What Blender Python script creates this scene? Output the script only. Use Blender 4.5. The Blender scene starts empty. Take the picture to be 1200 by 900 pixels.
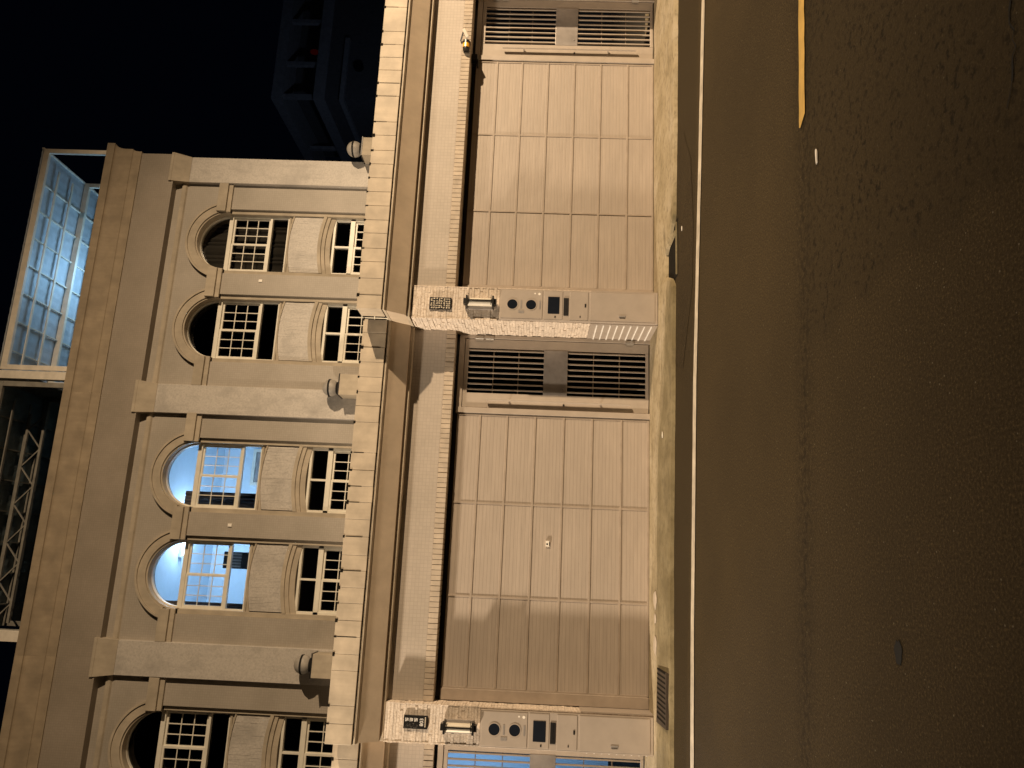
import bpy, bmesh, math, random
from mathutils import Vector, Matrix
random.seed(7)
rad = math.radians
sc = bpy.context.scene
COL = sc.collection

# ------------------------------------------------------------------ materials
def newmat(name):
    m = bpy.data.materials.new(name); m.use_nodes = True
    nt = m.node_tree; nt.nodes.clear()
    out = nt.nodes.new('ShaderNodeOutputMaterial')
    b = nt.nodes.new('ShaderNodeBsdfPrincipled')
    nt.links.new(b.outputs[0], out.inputs[0])
    return m, nt, b
def N(nt, t, **kw):
    n = nt.nodes.new(t)
    for k, v in kw.items():
        if hasattr(n, k) and k not in n.inputs: setattr(n, k, v)
        else: n.inputs[k].default_value = v
    return n
def L(nt, a, b): nt.links.new(a, b)
def facade_vec(nt, world=False):
    """(x+y, z) so that brick courses run level on faces of either heading"""
    if world:
        g = N(nt, 'ShaderNodeNewGeometry'); src = g.outputs['Position']
    else:
        g = N(nt, 'ShaderNodeTexCoord'); src = g.outputs['Object']
    s = N(nt, 'ShaderNodeSeparateXYZ'); L(nt, src, s.inputs[0])
    a = N(nt, 'ShaderNodeMath', operation='ADD'); L(nt, s.outputs[0], a.inputs[0]); L(nt, s.outputs[1], a.inputs[1])
    c = N(nt, 'ShaderNodeCombineXYZ'); L(nt, a.outputs[0], c.inputs[0]); L(nt, s.outputs[2], c.inputs[1])
    return src, c.outputs[0], s
def noise(nt, vec, scale, detail=4, rough=.55):
    n = N(nt, 'ShaderNodeTexNoise'); n.inputs['Scale'].default_value = scale
    n.inputs['Detail'].default_value = detail; n.inputs['Roughness'].default_value = rough
    L(nt, vec, n.inputs['Vector']); return n.outputs[0]
def ramp(nt, fac, stops):
    r = N(nt, 'ShaderNodeValToRGB'); L(nt, fac, r.inputs[0])
    e = r.color_ramp.elements
    while len(e) < len(stops): e.new(.5)
    for i, (p, c) in enumerate(stops):
        e[i].position = p; e[i].color = (*c, 1) if len(c) == 3 else c
    return r.outputs[0]
def mix(nt, fac, a, b, mode='MIX'):
    m = N(nt, 'ShaderNodeMix', data_type='RGBA', blend_type=mode)
    for sock, v in ((m.inputs[0], fac), (m.inputs[6], a), (m.inputs[7], b)):
        if isinstance(v, bpy.types.NodeSocket): L(nt, v, sock)
        elif isinstance(v, (int, float)): sock.default_value = v
        else: sock.default_value = (*v, 1)
    return m.outputs[2]
def bump(nt, b, h, strength, dist=.01, prev=None):
    bp = N(nt, 'ShaderNodeBump'); bp.inputs['Strength'].default_value = strength; bp.inputs['Distance'].default_value = dist
    L(nt, h, bp.inputs['Height'])
    if prev: L(nt, prev, bp.inputs['Normal'])
    L(nt, bp.outputs[0], b.inputs['Normal']); return bp.outputs[0]
def var(c, k): return tuple(min(1, x * k) for x in c)

def mat_plaster(name, c, rough=.75, grime=.25, bs=.25, scale=3.0):
    m, nt, b = newmat(name)
    src, v, s = facade_vec(nt)
    n1 = noise(nt, src, scale, 6); n2 = noise(nt, src, 45, 4)
    st = N(nt, 'ShaderNodeMapping'); st.inputs['Scale'].default_value = (9, 9, .8); L(nt, src, st.inputs[0])
    n3 = noise(nt, st.outputs[0], 1.5, 5)
    col = mix(nt, ramp(nt, n1, [(.3, (0, 0, 0)), (.7, (1, 1, 1))]), var(c, 1 - grime), var(c, 1.06))
    col = mix(nt, ramp(nt, n3, [(.42, (0, 0, 0)), (.75, (grime, grime, grime))]), col, var(c, .55))
    L(nt, col, b.inputs['Base Color']); b.inputs['Roughness'].default_value = rough
    bump(nt, b, n2, bs, .004); return m
def mat_mosaic(name, c, tw=.045, th=.045, groove=.86, rough=.55):
    m, nt, b = newmat(name)
    src, v, s = facade_vec(nt)
    br = N(nt, 'ShaderNodeTexBrick'); L(nt, v, br.inputs['Vector'])
    br.offset = 0.0; br.inputs['Scale'].default_value = 1
    br.inputs['Brick Width'].default_value = tw; br.inputs['Row Height'].default_value = th
    br.inputs['Mortar Size'].default_value = .0035; br.inputs['Mortar Smooth'].default_value = .3
    br.inputs['Color1'].default_value = (*var(c, 1.03), 1); br.inputs['Color2'].default_value = (*var(c, .96), 1)
    br.inputs['Mortar'].default_value = (*var(c, groove), 1)
    n1 = noise(nt, src, 1.3, 6)
    col = mix(nt, 1.0, br.outputs['Color'], ramp(nt, n1, [(.3, (.82, .82, .8)), (.7, (1, 1, 1))]), 'MULTIPLY')
    L(nt, col, b.inputs['Base Color']); b.inputs['Roughness'].default_value = rough
    inv = N(nt, 'ShaderNodeMath', operation='SUBTRACT'); inv.inputs[0].default_value = 1; L(nt, br.outputs['Fac'], inv.inputs[1])
    p = bump(nt, b, inv.outputs[0], .22, .003)
    bump(nt, b, noise(nt, src, 60, 3), .12, .003, p); return m
def mat_stone(name, c, rough=.85):
    m, nt, b = newmat(name)
    src, v, s = facade_vec(nt)
    mp = N(nt, 'ShaderNodeMapping'); mp.inputs['Scale'].default_value = (5, 5, 26); L(nt, src, mp.inputs[0])
    n1 = noise(nt, mp.outputs[0], 1.0, 3); n2 = noise(nt, src, 38, 8, .7); n3 = noise(nt, src, 2.2, 4)
    col = ramp(nt, n1, [(.3, var(c, .72)), (.5, c), (.72, var(c, 1.25))])
    col = mix(nt, ramp(nt, n2, [(.42, (0, 0, 0)), (.62, (.6, .6, .6))]), col, (c[0]*.62, c[1]*.55, c[2]*.46))
    col = mix(nt, ramp(nt, n3, [(.45, (0, 0, 0)), (.7, (.35, .35, .35))]), col, (c[0]*.8, c[1]*.82, c[2]*.85))
    L(nt, col, b.inputs['Base Color']); b.inputs['Roughness'].default_value = rough
    bump(nt, b, n2, .7, .008); return m
def mat_simple(name, c, rough=.5, metal=0, bs=.08, bscale=60, var_=.12):
    m, nt, b = newmat(name)
    src, v, s = facade_vec(nt)
    n1 = noise(nt, src, 6, 5)
    col = mix(nt, ramp(nt, n1, [(.3, (0, 0, 0)), (.7, (1, 1, 1))]), var(c, 1 - var_), var(c, 1 + var_ * .4))
    L(nt, col, b.inputs['Base Color']); b.inputs['Roughness'].default_value = rough; b.inputs['Metallic'].default_value = metal
    if bs: bump(nt, b, noise(nt, src, bscale, 3), bs, .003)
    return m
def mat_door(name, c):
    m, nt, b = newmat(name)
    src, v, s = facade_vec(nt)
    # pressed ribs running level, 45 mm apart
    w = N(nt, 'ShaderNodeMath', operation='MULTIPLY'); L(nt, s.outputs[2], w.inputs[0]); w.inputs[1].default_value = 1 / .047
    f = N(nt, 'ShaderNodeMath', operation='FRACT'); L(nt, w.outputs[0], f.inputs[0])
    r = ramp(nt, f.outputs[0], [(.0, (0, 0, 0)), (.08, (1, 1, 1)), (.92, (1, 1, 1)), (1., (0, 0, 0))])
    mp = N(nt, 'ShaderNodeMapping'); mp.inputs['Scale'].default_value = (1.2, 1.2, 14); L(nt, src, mp.inputs[0])
    n1 = noise(nt, mp.outputs[0], 1.6, 5); n2 = noise(nt, src, 1.1, 5)
    col = mix(nt, ramp(nt, n1, [(.3, (0, 0, 0)), (.7, (1, 1, 1))]), var(c, .9), var(c, 1.05))
    col = mix(nt, ramp(nt, n2, [(.4, (0, 0, 0)), (.75, (.5, .5, .5))]), col, var(c, .82))
    col = mix(nt, .26, col, r, 'MULTIPLY')
    L(nt, col, b.inputs['Base Color']); b.inputs['Roughness'].default_value = .5
    p = bump(nt, b, r, .35, .004); p = bump(nt, b, noise(nt, src, 1.6, 3), .35, .03, p); bump(nt, b, noise(nt, src, 120, 2), .06, .002, p); return m
def mat_glass(name, tint=(.93, .95, .95), refl=.9):
    m = bpy.data.materials.new(name); m.use_nodes = True; nt = m.node_tree; nt.nodes.clear()
    out = N(nt, 'ShaderNodeOutputMaterial'); tr = N(nt, 'ShaderNodeBsdfTransparent'); tr.inputs[0].default_value = (*tint, 1)
    gl = N(nt, 'ShaderNodeBsdfGlossy'); gl.inputs['Roughness'].default_value = .03; gl.inputs[0].default_value = (refl, refl, refl, 1)
    fr = N(nt, 'ShaderNodeFresnel'); fr.inputs[0].default_value = 1.5
    mx = N(nt, 'ShaderNodeMixShader'); L(nt, fr.outputs[0], mx.inputs[0]); L(nt, tr.outputs[0], mx.inputs[1]); L(nt, gl.outputs[0], mx.inputs[2])
    L(nt, mx.outputs[0], out.inputs[0]); return m
def mat_emit(name, c, s):
    m = bpy.data.materials.new(name); m.use_nodes = True; nt = m.node_tree; nt.nodes.clear()
    out = N(nt, 'ShaderNodeOutputMaterial'); e = N(nt, 'ShaderNodeEmission'); e.inputs[0].default_value = (*c, 1); e.inputs[1].default_value = s
    L(nt, e.outputs[0], out.inputs[0]); return m
def mat_asphalt(name, c, main=True):
    m, nt, b = newmat(name)
    g = N(nt, 'ShaderNodeNewGeometry'); src = g.outputs['Position']
    s = N(nt, 'ShaderNodeSeparateXYZ'); L(nt, src, s.inputs[0])
    def math_(op, a, b_, c_=None):
        n = N(nt, 'ShaderNodeMath', operation=op)
        for i, v in enumerate((a, b_, c_)):
            if v is None: continue
            if isinstance(v, bpy.types.NodeSocket): L(nt, v, n.inputs[i])
            else: n.inputs[i].default_value = v
        return n.outputs[0]
    fine = noise(nt, src, 75, 6, .85); mid = noise(nt, src, 22, 7, .7); big = noise(nt, src, .6, 6); med = noise(nt, src, 3.5, 5, .6)
    vo = N(nt, 'ShaderNodeTexVoronoi'); vo.inputs['Scale'].default_value = 60; L(nt, src, vo.inputs['Vector'])
    col = mix(nt, ramp(nt, big, [(.35, (0, 0, 0)), (.65, (1, 1, 1))]), var(c, .80), var(c, 1.14))
    col = mix(nt, ramp(nt, fine, [(.40, (0, 0, 0)), (.60, (1, 1, 1))]), var(c, .36), mix(nt, ramp(nt, fine, [(.56, (0, 0, 0)), (.66, (1, 1, 1))]), col, var(c, 1.9)))
    vo2 = N(nt, 'ShaderNodeTexVoronoi'); vo2.inputs['Scale'].default_value = 40; L(nt, src, vo2.inputs['Vector'])
    sc_ = N(nt, 'ShaderNodeSeparateXYZ'); L(nt, vo2.outputs['Color'], sc_.inputs[0])
    near = math_('LESS_THAN', vo2.outputs['Distance'], .16); rare = math_('GREATER_THAN', sc_.outputs[0], .95)
    col = mix(nt, math_('MULTIPLY', rare, near), col, (.17, .15, .11))
    h_amt = .3
    if main:
        # older coarse surfacing: x beyond a rough cut line and y nearer than the lane joint
        wob = math_('MULTIPLY_ADD', med, .55, -.27)
        cut = math_('ADD', math_('SUBTRACT', s.outputs[0], 1.36), wob)          # >0 right of the cut
        cut = math_('ADD', cut, math_('MULTIPLY_ADD', mid, .22, -.11))
        lane = math_('ADD', math_('MULTIPLY_ADD', s.outputs[0], -.135, 4.66), math_('MULTIPLY', s.outputs[1], -1.0))
        lane = math_('ADD', lane, math_('MULTIPLY_ADD', mid, .12, -.06))
        m1 = ramp(nt, cut, [(.0, (0, 0, 0)), (.12, (1, 1, 1))]); m2 = ramp(nt, lane, [(.0, (0, 0, 0)), (.04, (1, 1, 1))])
        old = math_('MULTIPLY', m1, m2)
        col = mix(nt, math_('MULTIPLY', old, .5), col, var(c, .66))
        pit = math_('MULTIPLY', ramp(nt, mid, [(.41, (1, 1, 1)), (.475, (0, 0, 0))]), old)
        clus = ramp(nt, med, [(.35, (.25, .25, .25)), (.6, (1, 1, 1))])
        col = mix(nt, math_('MULTIPLY', pit, clus), col, var(c, .22))
        # worn lane joint
        d = math_('ADD', math_('MULTIPLY_ADD', s.outputs[0], .115, -4.66), s.outputs[1]); ab = math_('ABSOLUTE', d, 0)
        band = ramp(nt, ab, [(.0, (1, 1, 1)), (.10, (.5, .5, .5)), (.22, (0, 0, 0))])
        p2 = ramp(nt, mid, [(.44, (1, 1, 1)), (.54, (0, 0, 0))])
        col = mix(nt, math_('MULTIPLY', band, p2), col, var(c, .30))
    if main:   # darker gutter strip beyond the edge line
        gd = math_('ADD', math_('MULTIPLY_ADD', s.outputs[0], .13, -7.98), s.outputs[1]); gd = math_('ADD', gd, math_('MULTIPLY_ADD', med, .2, -.1))
        col = mix(nt, ramp(nt, gd, [(.0, (0, 0, 0)), (.10, (1, 1, 1))]), col, mix(nt, .55, col, var(c, .45)))
    L(nt, col, b.inputs['Base Color']); b.inputs['Roughness'].default_value = .8
    b.inputs['Specular IOR Level'].default_value = .15
    if main:
        hh = math_('MULTIPLY', mid, math_('MULTIPLY_ADD', old, 1.0, .22))
    else: hh = math_('MULTIPLY', mid, .4)
    p = bump(nt, b, vo.outputs['Distance'], .35, .005)
    p = bump(nt, b, hh, .55, .03, p)
    bump(nt, b, fine, .9, .012, p); return m
def mat_concrete(name):
    m, nt, b = newmat(name)
    g = N(nt, 'ShaderNodeNewGeometry'); src = g.outputs['Position']
    a = noise(nt, src, 2.0, 7, .6); d = noise(nt, src, 12, 6, .65); f = noise(nt, src, 80, 4)
    s = N(nt, 'ShaderNodeSeparateXYZ'); L(nt, src, s.inputs[0])
    mp = N(nt, 'ShaderNodeMapping'); mp.inputs['Scale'].default_value = (1.0, 4.5, 1); L(nt, src, mp.inputs[0])
    st = noise(nt, mp.outputs[0], 1.6, 7, .6)
    # paler strip by the doors, grime and moss towards the kerb; the right end is paler
    mx = N(nt, 'ShaderNodeMath', operation='MAXIMUM'); L(nt, s.outputs[0], mx.inputs[0]); mx.inputs[1].default_value = 1.2
    q = N(nt, 'ShaderNodeMath', operation='MULTIPLY_ADD'); L(nt, mx.outputs[0], q.inputs[0]); q.inputs[1].default_value = .30; q.inputs[2].default_value = -9.95
    q2 = N(nt, 'ShaderNodeMath', operation='ADD'); L(nt, q.outputs[0], q2.inputs[0]); L(nt, s.outputs[1], q2.inputs[1])
    q3 = N(nt, 'ShaderNodeMath', operation='MULTIPLY_ADD'); L(nt, st, q3.inputs[0]); q3.inputs[1].default_value = .8; L(nt, q2.outputs[0], q3.inputs[2])
    pale_mask = ramp(nt, q3.outputs[0], [(.28, (0, 0, 0)), (.48, (1, 1, 1))])
    light = ramp(nt, a, [(.3, (.28, .225, .13)), (.5, (.39, .32, .205)), (.7, (.46, .39, .28))])
    dark = ramp(nt, a, [(.3, (.13, .10, .045)), (.5, (.20, .16, .085)), (.7, (.29, .24, .14))])
    col = mix(nt, pale_mask, dark, light)
    col = mix(nt, ramp(nt, st, [(.54, (0, 0, 0)), (.72, (.6, .6, .6))]), col, (.12, .095, .05))
    col = mix(nt, ramp(nt, d, [(.50, (0, 0, 0)), (.70, (.55, .55, .55))]), col, (.10, .08, .04))
    L(nt, col, b.inputs['Base Color']); b.inputs['Roughness'].default_value = .9
    p = bump(nt, b, d, .5, .012); bump(nt, b, f, .35, .004, p); return m
def mat_granite(name, c):
    m, nt, b = newmat(name)
    src, v, s = facade_vec(nt)
    a = noise(nt, src, 26, 8, .75); d = noise(nt, src, 2.3, 6, .6)
    mp = N(nt, 'ShaderNodeMapping'); mp.inputs['Scale'].default_value = (7, 7, 1.0); L(nt, src, mp.inputs[0])
    st = noise(nt, mp.outputs[0], 1.2, 6, .6)
    col = ramp(nt, a, [(.3, var(c, .72)), (.5, c), (.68, var(c, 1.12))])
    col = mix(nt, ramp(nt, d, [(.48, (0, 0, 0)), (.7, (.7, .7, .7))]), col, var(c, .66))
    col = mix(nt, ramp(nt, st, [(.52, (0, 0, 0)), (.7, (.4, .4, .4))]), col, var(c, .6))
    L(nt, col, b.inputs['Base Color']); b.inputs['Roughness'].default_value = .55
    bump(nt, b, a, .2, .004); return m

M = {}
M['mosaic'] = mat_mosaic('beige_mosaic_tile', (.39, .345, .29))
M['mosaic_low'] = mat_mosaic('pale_mosaic_tile', (.46, .40, .34), .047, .047)
M['frieze'] = mat_mosaic('brown_mosaic_tile', (.32, .27, .215), .045, .045)
M['plaster'] = mat_plaster('beige_plaster', (.44, .375, .285))
M['cornice'] = mat_plaster('cornice_paint', (.36, .285, .195), grime=.3)
M['fascia'] = mat_plaster('fascia_plaster', (.52, .42, .31), grime=.15)
M['coping'] = mat_plaster('coping_tile', (.54, .455, .345), rough=.6, grime=.3, scale=4)
M['granite'] = mat_granite('pale_granite', (.49, .45, .40))
M['stone'] = mat_stone('split_ledgestone', (.70, .61, .52))
M['panelstone'] = mat_granite('thin_stone_strips', (.52, .48, .43))
M['brick'] = mat_simple('soldier_brick', (.50, .42, .33), .7, 0, .3, 40, .25)
M['door'] = mat_door('ribbed_door_paint', (.42, .355, .295))
M['doorframe'] = mat_simple('door_frame_paint', (.37, .305, .245), .5, 0, .05, 80, .15)
M['gate'] = mat_simple('gate_paint', (.42, .36, .30), .42, 0, .05, 80, .1)
M['plate'] = mat_simple('lock_plate', (.36, .33, .31), .35, .3, .1, 30, .25)
M['steel'] = mat_simple('dull_steel', (.5, .47, .43), .35, .8, .05, 80, .1)
M['cabinet'] = mat_simple('cabinet_paint', (.43, .37, .315), .38, .15, .04, 90, .08)
M['black'] = mat_simple('black_enamel', (.012, .011, .010), .35, 0, 0)
M['darkmetal'] = mat_simple('dark_metal', (.03, .028, .027), .4, .5, .05)
M['screen'] = mat_simple('dark_screen', (.012, .015, .022), .08, 0, 0)
M['white'] = mat_simple('white_window_paint', (.74, .70, .60), .4, 0, .04, 70, .1)
M['glass'] = mat_glass('window_glass')
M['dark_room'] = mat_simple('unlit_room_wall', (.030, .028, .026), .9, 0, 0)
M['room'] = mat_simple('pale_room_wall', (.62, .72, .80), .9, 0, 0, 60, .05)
M['cloth'] = mat_simple('curtain_cloth', (.10, .09, .10), .9, 0, .3, 20)
M['lampshade'] = mat_simple('frosted_lamp_glass', (.72, .66, .55), .3, 0, .05)
M['matt_black'] = mat_simple('matt_black', (.008, .007, .006), .95, 0, 0)
M['globe'] = mat_simple('frosted_globe', (.36, .33, .29), .55, 0, .1, 30, .3)
M['asphalt'] = mat_asphalt('asphalt_smooth', (.080, .057, .0265))
M['asphalt_patch'] = mat_asphalt('asphalt_patch', (.062, .044, .021), False)
M['ground'] = mat_plaster('far_ground', (.06, .055, .045), .9)
M['concrete'] = mat_concrete('mossy_concrete')
M['dirt_shade'] = mat_simple('dirt_and_shade', (.012, .010, .007), 1.0, 0, .6, 30); M['dirt_shade'].node_tree.nodes['Principled BSDF'].inputs['Specular IOR Level'].default_value = .1  # grime, and the painted shade of inlet pit and carport floor
M['paintw'] = mat_simple('white_road_paint', (.62, .55, .44), .6, 0, .35, 60, .35)
M['painty'] = mat_simple('yellow_road_paint', (.62, .40, .11), .6, 0, .35, 60, .3)
M['crack'] = mat_simple('crack', (.006, .005, .004), 1, 0, 0)
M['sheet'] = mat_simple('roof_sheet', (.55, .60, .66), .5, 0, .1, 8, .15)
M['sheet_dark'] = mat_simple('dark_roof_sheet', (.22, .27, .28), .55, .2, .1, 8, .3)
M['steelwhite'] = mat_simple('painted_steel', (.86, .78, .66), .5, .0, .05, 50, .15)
M['steeldim'] = mat_simple('dimmed_steel', (.30, .28, .24), .6, 0, .05, 50, .3)  # steel colour darkened to paint the dimness of the unlit canopy
M['tower'] = mat_plaster('tower_concrete', (.16, .165, .19), .9)
M['tower_trim'] = mat_plaster('tower_trim', (.40, .42, .48), .9)
M['orange'] = mat_simple('amber_lens', (.85, .42, .02), .25, 0, 0)
M['beige_plastic'] = mat_simple('pale_plastic', (.7, .64, .55), .4, 0, 0)
M['sticker'] = mat_simple('white_sticker', (.85, .80, .72), .5, 0, 0)
M['rust'] = mat_simple('rusty_iron', (.045, .030, .018), .8, 0, .4, 30, .4)
M['splash'] = mat_simple('pale_splash', (.55, .47, .38), .8, 0, .2, 40, .3)
M['stain'] = mat_simple('oil_stain', (.018, .014, .012), .6, 0, .2)
M['gold'] = mat_simple('pale_lettering', (.75, .66, .52), .4, 0, 0)
M['glyph'] = mat_simple('white_lettering', (.85, .82, .78), .5, 0, 0)

# ------------------------------------------------------------------ mesh helpers
class MB:
    def __init__(s): s.v = []; s.f = []; s.mi = []; s.m = 0
    def face(s, pts, mi=None):
        i = len(s.v); s.v += [tuple(p) for p in pts]; s.f.append(tuple(range(i, i + len(pts)))); s.mi.append(s.m if mi is None else mi)
    def hexa(s, p):      # p: 8 points, bottom ring then top ring
        i = len(s.v); s.v += [tuple(q) for q in p]
        for q in ((0, 3, 2, 1), (4, 5, 6, 7), (0, 1, 5, 4), (1, 2, 6, 5), (2, 3, 7, 6), (3, 0, 4, 7)):
            s.f.append(tuple(i + k for k in q)); s.mi.append(s.m)
    def box(s, x0, x1, y0, y1, z0, z1):
        s.hexa([(x0, y0, z0), (x1, y0, z0), (x1, y1, z0), (x0, y1, z0), (x0, y0, z1), (x1, y0, z1), (x1, y1, z1), (x0, y1, z1)])
    def prism(s, prof, x0, x1):          # prof: (y,z) points, extruded along x
        n = len(prof); i = len(s.v)
        s.v += [(x0, y, z) for y, z in prof] + [(x1, y, z) for y, z in prof]
        s.f.append(tuple(i + k for k in range(n))[::-1]); s.f.append(tuple(i + n + k for k in range(n))); s.mi += [s.m, s.m]
        for k in range(n):
            a, b = k, (k + 1) % n; s.f.append((i + a, i + b, i + n + b, i + n + a)); s.mi.append(s.m)
    def prismz(s, poly, z0, z1):         # poly (x,y) extruded up
        n = len(poly); i = len(s.v)
        s.v += [(x, y, z0) for x, y in poly] + [(x, y, z1) for x, y in poly]
        s.f.append(tuple(i + k for k in range(n))[::-1]); s.f.append(tuple(i + n + k for k in range(n))); s.mi += [s.m, s.m]
        for k in range(n):
            a, b = k, (k + 1) % n; s.f.append((i + a, i + b, i + n + b, i + n + a)); s.mi.append(s.m)
    def bar(s, a, b, w, h=None):
        a = Vector(a); b = Vector(b); d = (b - a).normalized(); h = h or w
        up = Vector((0, 0, 1)) if abs(d.z) < .95 else Vector((1, 0, 0))
        x = d.cross(up).normalized(); y = x.cross(d).normalized()
        s.hexa([a + x*w/2*i + y*h/2*j for i, j in ((-1, -1), (1, -1), (1, 1), (-1, 1))] + [b + x*w/2*i + y*h/2*j for i, j in ((-1, -1), (1, -1), (1, 1), (-1, 1))])
    def tube(s, a, b, r, n=16, r2=None, cap=True):
        a = Vector(a); b = Vector(b); d = (b - a).normalized(); r2 = r if r2 is None else r2
        up = Vector((0, 0, 1)) if abs(d.z) < .95 else Vector((1, 0, 0))
        x = d.cross(up).normalized(); y = x.cross(d).normalized(); i = len(s.v)
        for c, rr in ((a, r), (b, r2)):
            for k in range(n):
                t = 2*math.pi*k/n; s.v.append(tuple(c + x*rr*math.cos(t) + y*rr*math.sin(t)))
        for k in range(n):
            s.f.append((i+k, i+(k+1) % n, i+n+(k+1) % n, i+n+k)); s.mi.append(s.m)
        if cap:
            s.f.append(tuple(i+k for k in range(n))[::-1]); s.f.append(tuple(i+n+k for k in range(n))); s.mi += [s.m, s.m]
    def lathe(s, c, prof, n=24):         # prof (r,z)
        i = len(s.v)
        for r, z in prof:
            for k in range(n):
                t = 2*math.pi*k/n; s.v.append((c[0]+r*math.cos(t), c[1]+r*math.sin(t), c[2]+z))
        for j in range(len(prof)-1):
            for k in range(n):
                s.f.append((i+j*n+k, i+j*n+(k+1) % n, i+(j+1)*n+(k+1) % n, i+(j+1)*n+k)); s.mi.append(s.m)
    def ring(s, cx, cz, r0, r1, y0, y1, n=36, a0=0, a1=math.pi):   # arch ring in the xz plane
        for k in range(n):
            t0 = a0+(a1-a0)*k/n; t1 = a0+(a1-a0)*(k+1)/n
            P = lambda r, t, y: (cx+r*math.cos(t), y, cz+r*math.sin(t))
            s.face([P(r0, t0, y0), P(r1, t0, y0), P(r1, t1, y0), P(r0, t1, y0)])
            s.face([P(r1, t0, y0), P(r1, t0, y1), P(r1, t1, y1), P(r1, t1, y0)])
            s.face([P(r0, t0, y1), P(r0, t0, y0), P(r0, t1, y0), P(r0, t1, y1)])
        for t in (a0, a1):
            s.face([P(r0, t, y0), P(r1, t, y0), P(r1, t, y1), P(r0, t, y1)])
    def build(s, name, mat, parent=None, bevel=0, smooth=False, origin=None):
        o0 = Vector(parent_loc(parent)) if parent else Vector(origin or (0, 0, 0))
        me = bpy.data.meshes.new(name)
        me.from_pydata([tuple(Vector(v) - o0) for v in s.v], [], s.f)
        mats = mat if isinstance(mat, list) else [mat]
        for m in mats: me.materials.append(M[m])
        for i, p in enumerate(me.polygons): p.material_index = s.mi[i]
        bm = bmesh.new(); bm.from_mesh(me)
        bmesh.ops.remove_doubles(bm, verts=bm.verts, dist=1e-5)
        bmesh.ops.recalc_face_normals(bm, faces=bm.faces)
        bm.to_mesh(me); bm.free()
        if smooth:
            for p in me.polygons: p.use_smooth = True
        o = bpy.data.objects.new(name, me); COL.objects.link(o)
        if parent: o.parent = parent
        else: o.location = o0
        if bevel:
            bv = o.modifiers.new('soft_edges', 'BEVEL'); bv.width = bevel; bv.segments = 2; bv.limit_method = 'ANGLE'; bv.angle_limit = rad(40)
        return o
LOC = {}
def parent_loc(p):
    t = Vector((0, 0, 0))
    while p is not None:
        t += Vector(p.location); p = p.parent
    return t
def thing(name, label, cat, loc, group=None):
    o = bpy.data.objects.new(name, None); COL.objects.link(o); o.location = loc; o.empty_display_size = .2
    return tag(o, label, cat, group)
def tag(o, label=None, cat=None, group=None, kind=None):
    if label: o['label'] = label
    if cat: o['category'] = cat
    if group: o['group'] = group
    if kind: o['kind'] = kind
    return o

# ------------------------------------------------------------------ ground
b = MB(); b.face([(-150, -150, -.02), (150, -150, -.02), (150, 250, -.02), (-150, 250, -.02)]); b.build('ground', 'ground')['kind'] = 'structure'
b = MB(); b.face([(-60, -12, 0), (60, -12, 0), (60, 9.6, 0), (-60, 9.6, 0)]); b.build('road', 'asphalt')['kind'] = 'structure'
# darker patch by the kerb inlet
b = MB(); b.face([(2.36, 8.70, .004), (4.95, 8.53, .004), (5.0, 8.1, .004), (4.45, 7.72, .004), (3.6, 7.62, .004), (2.95, 7.72, .004), (2.2, 8.25, .004)])
b.build('asphalt_patch', 'asphalt_patch')['kind'] = 'structure'
# crack
b = MB(); px, py = 1.62, 2.42; pts = []
while px < 4.2:
    pts.append((px, py)); px += random.uniform(.02, .06); py += random.uniform(-.028, .024)
for (x0, y0), (x1, y1) in zip(pts, pts[1:]):
    w0 = random.uniform(.002, .007)
    b.face([(x0, y0-w0, .0045), (x1, y1-w0*.7, .0045), (x1, y1+w0*.7, .0045), (x0, y0+w0, .0045)])
b.build('road_crack', 'crack')['kind'] = 'structure'
b = MB()
for (x, y, r) in ((2.0, 4.05, .03), (1.95, 3.5, .02)):
    pass
# painted lines
def strip(pts, w, z, jit=.004, n=8):
    b = MB(); P = []
    for (x0, y0), (x1, y1) in zip(pts, pts[1:]):
        for k in range(n): P.append((x0+(x1-x0)*k/n, y0+(y1-y0)*k/n))
    P.append(pts[-1]); row = [(x, y - w/2 + random.uniform(-jit, jit), y + w/2 + random.uniform(-jit, jit)) for x, y in P]
    for a, c in zip(row, row[1:]): b.face([(a[0], a[1], z), (c[0], c[1], z), (c[0], c[2], z), (a[0], a[2], z)])
    return b
strip([(-16, 8.9), (-1.79, 7.945), (-.63, 7.875), (.59, 7.75), (1.87, 7.622), (3.61, 7.335), (5.87, 6.975), (16, 5.45)], .155, .009).build('edge_line', 'paintw')['kind'] = 'structure'
b = strip([(2.80, 4.338), (3.59, 4.25), (14, 2.85)], .105, .009, .005)
b.face([(2.765, 4.392, .009), (2.755, 4.372, .009), (2.80, 4.288, .009), (2.80, 4.390, .009)])
b.build('centre_line', 'painty')['kind'] = 'structure'

# pavement apron with a notch for the kerb inlet
def kerb_y(x):
    P = [(-20, 10.0), (-6, 9.05), (-2.02, 8.93), (.1, 8.87), (3.67, 8.60), (7.04, 8.378), (20, 7.5)]
    for (a, ya), (c, yc) in zip(P, P[1:]):
        if a <= x <= c: return ya + (yc-ya)*(x-a)/(c-a)
def wall_y(x): return 10.6
b = MB(); xs = [-12 + i*.15 for i in range(int(24/.15)+1)]
def zk(x): return .045
rows = []
for x in xs:
    yk = kerb_y(x) + random.uniform(-.012, .012); zj = random.uniform(-.006, .006)
    if 3.36 < x < 4.14: yk = 9.12 if 3.47 < x < 4.02 else 8.78
    rows.append([(x, yk, 0.001), (x, yk + .012, .040 + zj), (x, yk + .06, .052 + zj), (x, 9.45, .082), (x, 10.7, .088)])
for r0, r1 in zip(rows, rows[1:]):
    for k in range(4): b.face([r0[k], r1[k], r1[k+1], r0[k+1]])
b.build('pavement', 'concrete')['kind'] = 'structure'
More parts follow.
